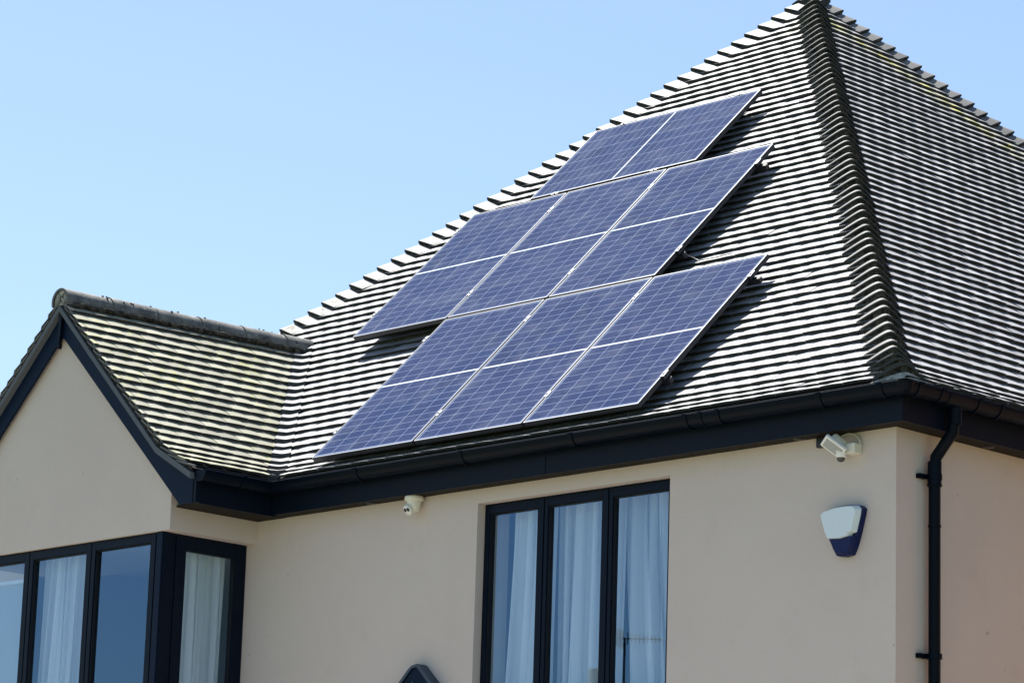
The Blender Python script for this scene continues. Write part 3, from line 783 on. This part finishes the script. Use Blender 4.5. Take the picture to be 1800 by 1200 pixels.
# mounting rails and roof hooks under the panels
def rail(u0, u1, v, label, vert=False, grp='mounting rails under the solar panels'):
    root = empty('mounting_rail', cat='rail', group=grp, label=label)
    root.matrix_world = Matrix.Translation(pvpos(u0, v, -.036)) @ RT
    b = MB(); L = u1-u0
    if not vert:
        b.box((-.03, -.02, -.040), (L, .02, -.0005), 'darkalu'); b.box((L, -.016, -.036), (L+.004, .016, -.004), 'darkalu')
    else: b.box((-.02, -.03, -.040), (.02, L, -.0005), 'darkalu')
    b.build('rail', root, .001)
    k = .12
    while k < L:
        h = MB()
        if not vert:
            h.box((k-.015, -.045, -.088), (k+.015, -.021, -.004), 'darkalu'); h.box((k-.015, -.075, -.093), (k+.015, .06, -.088), 'darkalu'); h.lathe((k, -.045, -.03), (0, -1, 0), [(0, .009), (.008, .009), (.008, .001)], 'darkalu', 8)
        else:
            h.box((.021, k-.015, -.088), (.045, k+.015, -.004), 'darkalu'); h.box((-.01, k-.05, -.093), (.05, k+.05, -.088), 'darkalu')
        h.build('roof_hook', root, .001); k += .82
for v, u0, u1, lab in ((.33, 0, 3*a1+.015, 'lower dark rail under the bottom row of panels'), (1.50, 0, 3*a1+.045, 'upper dark rail under the bottom row of panels'),
                      (v2+.33, -a1, 2*a1+.015, 'lower dark rail under the middle row of panels'), (v2+1.50, -a1, 2*a1+.05, 'upper dark rail under the middle row of panels')):
    rail(u0, u1, v, lab)
rail(-.02, 1.06, 3.60, 'left upright rail under the landscape top panel', True)
bpy.context.view_layer.update()
lastr = [o for o in C.objects if o.name.startswith('mounting_rail')][-1]
lastr.matrix_world = Matrix.Translation(pvpos(-.20, 3.60, -.036)) @ RT
rail(-.02, 1.06, 3.60, 'right upright rail under the landscape top panel', True)
lastr = [o for o in C.objects if o.name.startswith('mounting_rail')][-1]
lastr.matrix_world = Matrix.Translation(pvpos(1.03, 3.60, -.036)) @ RT
# loose cable hanging between the array and the tiles
b = MB(); b.tube([pvpos(2*a1+.03, v2+.33, -.06), pvpos(2*a1+.12, v2+.315, -.115), pvpos(2*a1+.28, v2+.318, -.118), pvpos(2*a1+.42, v2+.33, -.118)], .0035, 'black', 8)
tag(b.build('cable'), 'short black cable lying on the tiles right of the middle panel row', 'cable')

# ------------------------------------------------------------------ turret camera under the soffit
cx, cy, cz = 1.10, -.015, SZ-.004
root = empty('security_camera', (cx, cy, cz), label='white turret camera with two dark lenses hanging under the eaves', cat='camera')
def part(mb, name, root, bevel=0, parent=None):
    o = mb.build(name, None, bevel); p = parent or root; o.parent = p; o.matrix_parent_inverse = Matrix.Translation(-Vector(root.location)); return o
b = MB(); b.lathe((cx, cy, cz), (0, 0, -1), [(-.004, .001), (-.004, .062), (.004, .066), (.022, .066), (.030, .060), (.032, .048)], 'cream_plastic', 32); part(b, 'base', root)
b = MB(); b.lathe((cx, cy, cz), (0, 0, -1), [(.028, .053), (.050, .050), (.078, .044), (.098, .034), (.106, .020), (.108, .001)], 'cream_plastic', 32); part(b, 'housing', root)
ax = Vector((.02, -.80, -.60)).normalized(); bc = Vector((cx-.012, cy-.004, cz-.072))
ax = Vector((-.10, -.82, -.56)).normalized()
b = MB(); b.lathe(bc, ax, [(-.03, .034), (-.01, .040), (.010, .043), (.030, .043), (.044, .040), (.050, .038)], 'cream_plastic', 28); b.lathe(bc, ax, [(.0505, .001), (.0505, .037), (.044, .040)], 'white', 28); part(b, 'eyeball', root)
side = ax.cross(Vector((0, 0, 1))).normalized(); upv = side.cross(ax)
for sx_, r_ in ((-.016, .0135), (.017, .012)):
    b = MB(); b.lathe(bc+ax*.0508+side*sx_+upv*.006, ax, [(0, .001), (.0015, r_*.75), (.003, r_), (0, r_+.001)], 'black', 20); part(b, 'lens', root)

# ------------------------------------------------------------------ floodlight with sensor
fx_, fz = 4.905, -.50
root = empty('security_floodlight', (fx_, YW, fz), label='white security floodlight with motion sensor and looped cable near the house corner', cat='floodlight')
b = MB(); b.box((fx_-.045, YW-.075, fz-.028), (fx_+.035, YW, fz+.035), 'cream_plastic'); part(b, 'wall_bracket', root, .006)
b = MB(); b.box((4.61, YW-.035, -.455), (4.78, YW-.001, SZ-.001), 'black'); part(b, 'back_box', root, .004)
b = MB(); b.lathe((fx_-.06, YW-.09, fz+.012), (0, 0, -1), [(-.02, .001), (-.02, .030), (.0, .034), (.028, .034), (.032, .028)], 'cream_plastic', 24)
sn = part(b, 'sensor_housing', root)
b = MB(); b.lathe((fx_-.055, YW-.09, fz-.020), (0, 0, -1), [(0, .030), (.030, .029), (.032, .026)], 'white', 24); b.lathe((fx_-.055, YW-.09, fz-.052), (0, 0, -1), [(0, .026), (.012, .024), (.022, .016), (.026, .001)], 'lens', 24); part(b, 'motion_sensor', root)
# lamp head: body + framed glass, tilted down and out
def oriented(mb, o, X, Y, Z, a, bb, mn):
    vs = []
    for k in range(8):
        x = (a, bb)[k in (1, 2, 5, 6)][0]; y = (a, bb)[k in (2, 3, 6, 7)][1]; z = (a, bb)[k > 3][2]
        vs.append(Vector(o)+X*x+Y*y+Z*z)
    mb.add(vs, [(0,3,2,1),(4,5,6,7),(0,1,5,4),(1,2,6,5),(2,3,7,6),(3,0,4,7)], mn)
Zl = Vector((.08, -.88, -.75)).normalized(); Xl = Vector((.588, .60, -.54)); Xl = (Xl - Zl*Xl.dot(Zl)).normalized(); Yl = Zl.cross(Xl)
O = Vector((4.825, YW-.125, -.485))
b = MB(); oriented(b, O, Xl, Yl, Zl, (-.074, -.046, -.012), (.074, .046, .016), 'white'); hd = part(b, 'lamp_head', root, .008)
b = MB(); oriented(b, O, Xl, Yl, Zl, (-.060, -.032, .0163), (.060, .032, .0180), 'ledglass'); part(b, 'lamp_glass', root, .002)
b = MB(); oriented(b, O, Xl, Yl, Zl, (-.046, -.036, -.080), (.052, .036, -.012), 'cream_plastic'); part(b, 'lamp_housing', root, .02)
b = MB(); b.tube([O-Zl*.06, Vector((fx_-.09, YW-.09, fz+.03)), Vector((fx_-.06, YW-.09, fz+.01))], .022, 'cream_plastic', 14); part(b, 'knuckle', root)
b = MB(); pts = [Vector((fx_-.19+.10, YW-.03, SZ-.03))]
for k in range(13):
    a = math.radians(150-170*k/12); pts.append(Vector((fx_-.055+.088*math.cos(a), YW-.02, SZ-.075+.07*math.sin(a)+(-.0 if k < 11 else -.01))))
pts.append(Vector((fx_+.028, YW-.02, fz+.03)))
b.tube(pts, .0045, 'cream_plastic', 8); part(b, 'cable', root)

# ------------------------------------------------------------------ alarm bell box
root = empty('alarm_box', (4.83, YW, -1.0), label='white and royal blue tapered alarm box on the cream wall', cat='alarm box')
def poly_body(mb, pts, y0, y1, inset, mn, c=(4.828, -.98)):
    n = len(pts); f = [(c[0]+(x-c[0])*inset, y1, c[1]+(z-c[1])*inset) for x, z in pts]; bk = [(x, y0, z) for x, z in pts]
    mb.add(bk+f, [(i, (i+1) % n, n+(i+1) % n, n+i) for i in range(n)], mn); mb.add(f, [tuple(range(n))], mn)
base = [(4.672, -.868), (4.70, -.849), (4.80, -.832), (4.88, -.829), (4.955, -.838), (4.980, -.858), (4.975, -.89), (4.945, -1.0), (4.915, -1.085), (4.892, -1.128), (4.84, -1.136), (4.782, -1.128), (4.755, -1.085), (4.715, -1.0), (4.680, -.90)]
b = MB(); poly_body(b, base, YW, YW-.040, .995, 'blue'); part(b, 'blue_base', root, .004)
low = [(4.728, -1.020), (4.930, -1.020), (4.912, -1.078), (4.888, -1.122), (4.84, -1.130), (4.786, -1.122), (4.760, -1.078)]
b = MB(); poly_body(b, low, YW-.040, YW-.066, .86, 'blue', (4.83, -1.04)); part(b, 'strobe_cover', root, .005)
cov = [(4.676, -.868), (4.702, -.853), (4.80, -.836), (4.88, -.833), (4.950, -.841), (4.970, -.862), (4.964, -.90), (4.935, -1.000), (4.905, -1.005), (4.895, -1.026), (4.83, -1.036), (4.735, -1.030), (4.712, -.985), (4.683, -.90)]
b = MB(); poly_body(b, cov, YW-.041, YW-.080, .90, 'alarm_white', (4.80, -.95)); part(b, 'white_cover', root, .006)

# ------------------------------------------------------------------ neighbour added out of view to shade the side wall; mirrored street house

def added_neighbour(x0, x1, y0, y1, zt, lab, mn):
    r_ = empty('added_neighbour_house', ((x0+x1)/2, (y0+y1)/2, GZ), label=lab, cat='house')
    b = MB(); b.box((x0, y0, GZ), (x1, y1, zt), mn); part(b, 'wall', r_)
    b = MB(); ym = (y0+y1)/2; h = (y1-y0)/2*.75
    b.prism([(x0-.3, y0-.3, zt), (x0-.3, y1+.3, zt), (x0-.3, ym, zt+h)], (x1-x0+.6, 0, 0), 'ntile'); part(b, 'roof', r_)
    return r_
mt = mat('red brick', (.3, .12, .07), .85, .2); k = NT(mt); br = k.n('ShaderNodeTexBrick'); mp = k.n('ShaderNodeMapping')
mp.inputs['Rotation'].default_value = (math.pi/2, 0, math.pi/4); k.l(k.pos(), mp.inputs[0]); k.l(mp.outputs[0], br.inputs['Vector']); br.inputs['Scale'].default_value = 4.4
br.inputs['Color1'].default_value = (.42, .22, .11, 1); br.inputs['Color2'].default_value = (.35, .18, .09, 1); br.inputs['Mortar'].default_value = (.3, .27, .23, 1)
k.l(br.outputs[0], k.b.inputs['Base Color']); M['brick'] = mt
M['ntile'] = mat('clay tile', (.08, .045, .035), .8, .2)
added_neighbour(8.2, 17, 1.5, 13, .3, 'unseen buff brick house, added to shade and warm the side wall', 'brick')
# television aerial and chimney on a house across the street (seen mirrored in the panes)
n2 = empty('street_house', (-27, -31, GZ), label='brick house across the street, mirrored faintly in the windows', cat='house')
b = MB(); b.box((-33, -36, GZ), (-22, -27.5, -.6), 'brick'); part(b, 'wall', n2)
b = MB(); b.prism([(-33.3, -36.3, -.6), (-33.3, -27.2, -.6), (-33.3, -31.7, 2.0)], (11.6, 0, 0), 'ntile'); ro = part(b, 'roof', n2)
b = MB(); b.box((-25.3, -28.95, -.2), (-24.55, -28.3, 2.75), 'brick'); b.box((-25.36, -29.0, 2.75), (-24.5, -28.25, 2.85), 'brick'); part(b, 'chimney', n2)
b = MB(); b.lathe((-24.88, -28.5, 2.85), (0, 0, 1), [(0, .14), (.25, .115), (.27, .135), (.31, .135), (.31, .10)], 'cloak', 18); part(b, 'chimney_pot', n2)
an = empty('television_aerial', (-24.33, -28.74, 2.4), label='thin television aerial on a mast beside the chimney, mirrored in the right window pane', cat='aerial')
b = MB(); b.tube([(-24.33, -28.74, 1.2), (-24.33, -28.74, 3.75)], .022, 'darkalu', 8); part(b, 'mast', an)
b = MB(); A0 = Vector((-24.42, -28.70, 3.74)); A1 = Vector((-23.62, -29.05, 3.70)); ud = (A1-A0).normalized(); sd_ = ud.cross(Vector((0, 0, 1))).normalized()
b.tube([A0, A1], .014, 'darkalu', 8)
for k in range(9):
    P = A0+ud*(.16+.08*k); L = .11-.006*k; b.tube([P-Vector((0, 0, L)), P+Vector((0, 0, L))], .012, 'darkalu', 6)
for z in (-.16, -.08, 0, .08, .16): b.tube([A0+Vector((0, 0, z))-sd_*.16, A0+Vector((0, 0, z))+sd_*.16], .014, 'darkalu', 6)
for q in (-.16, 0, .16): b.tube([A0+sd_*q+Vector((0, 0, -.17)), A0+sd_*q+Vector((0, 0, .17))], .014, 'darkalu', 6)
part(b, 'antenna', an)
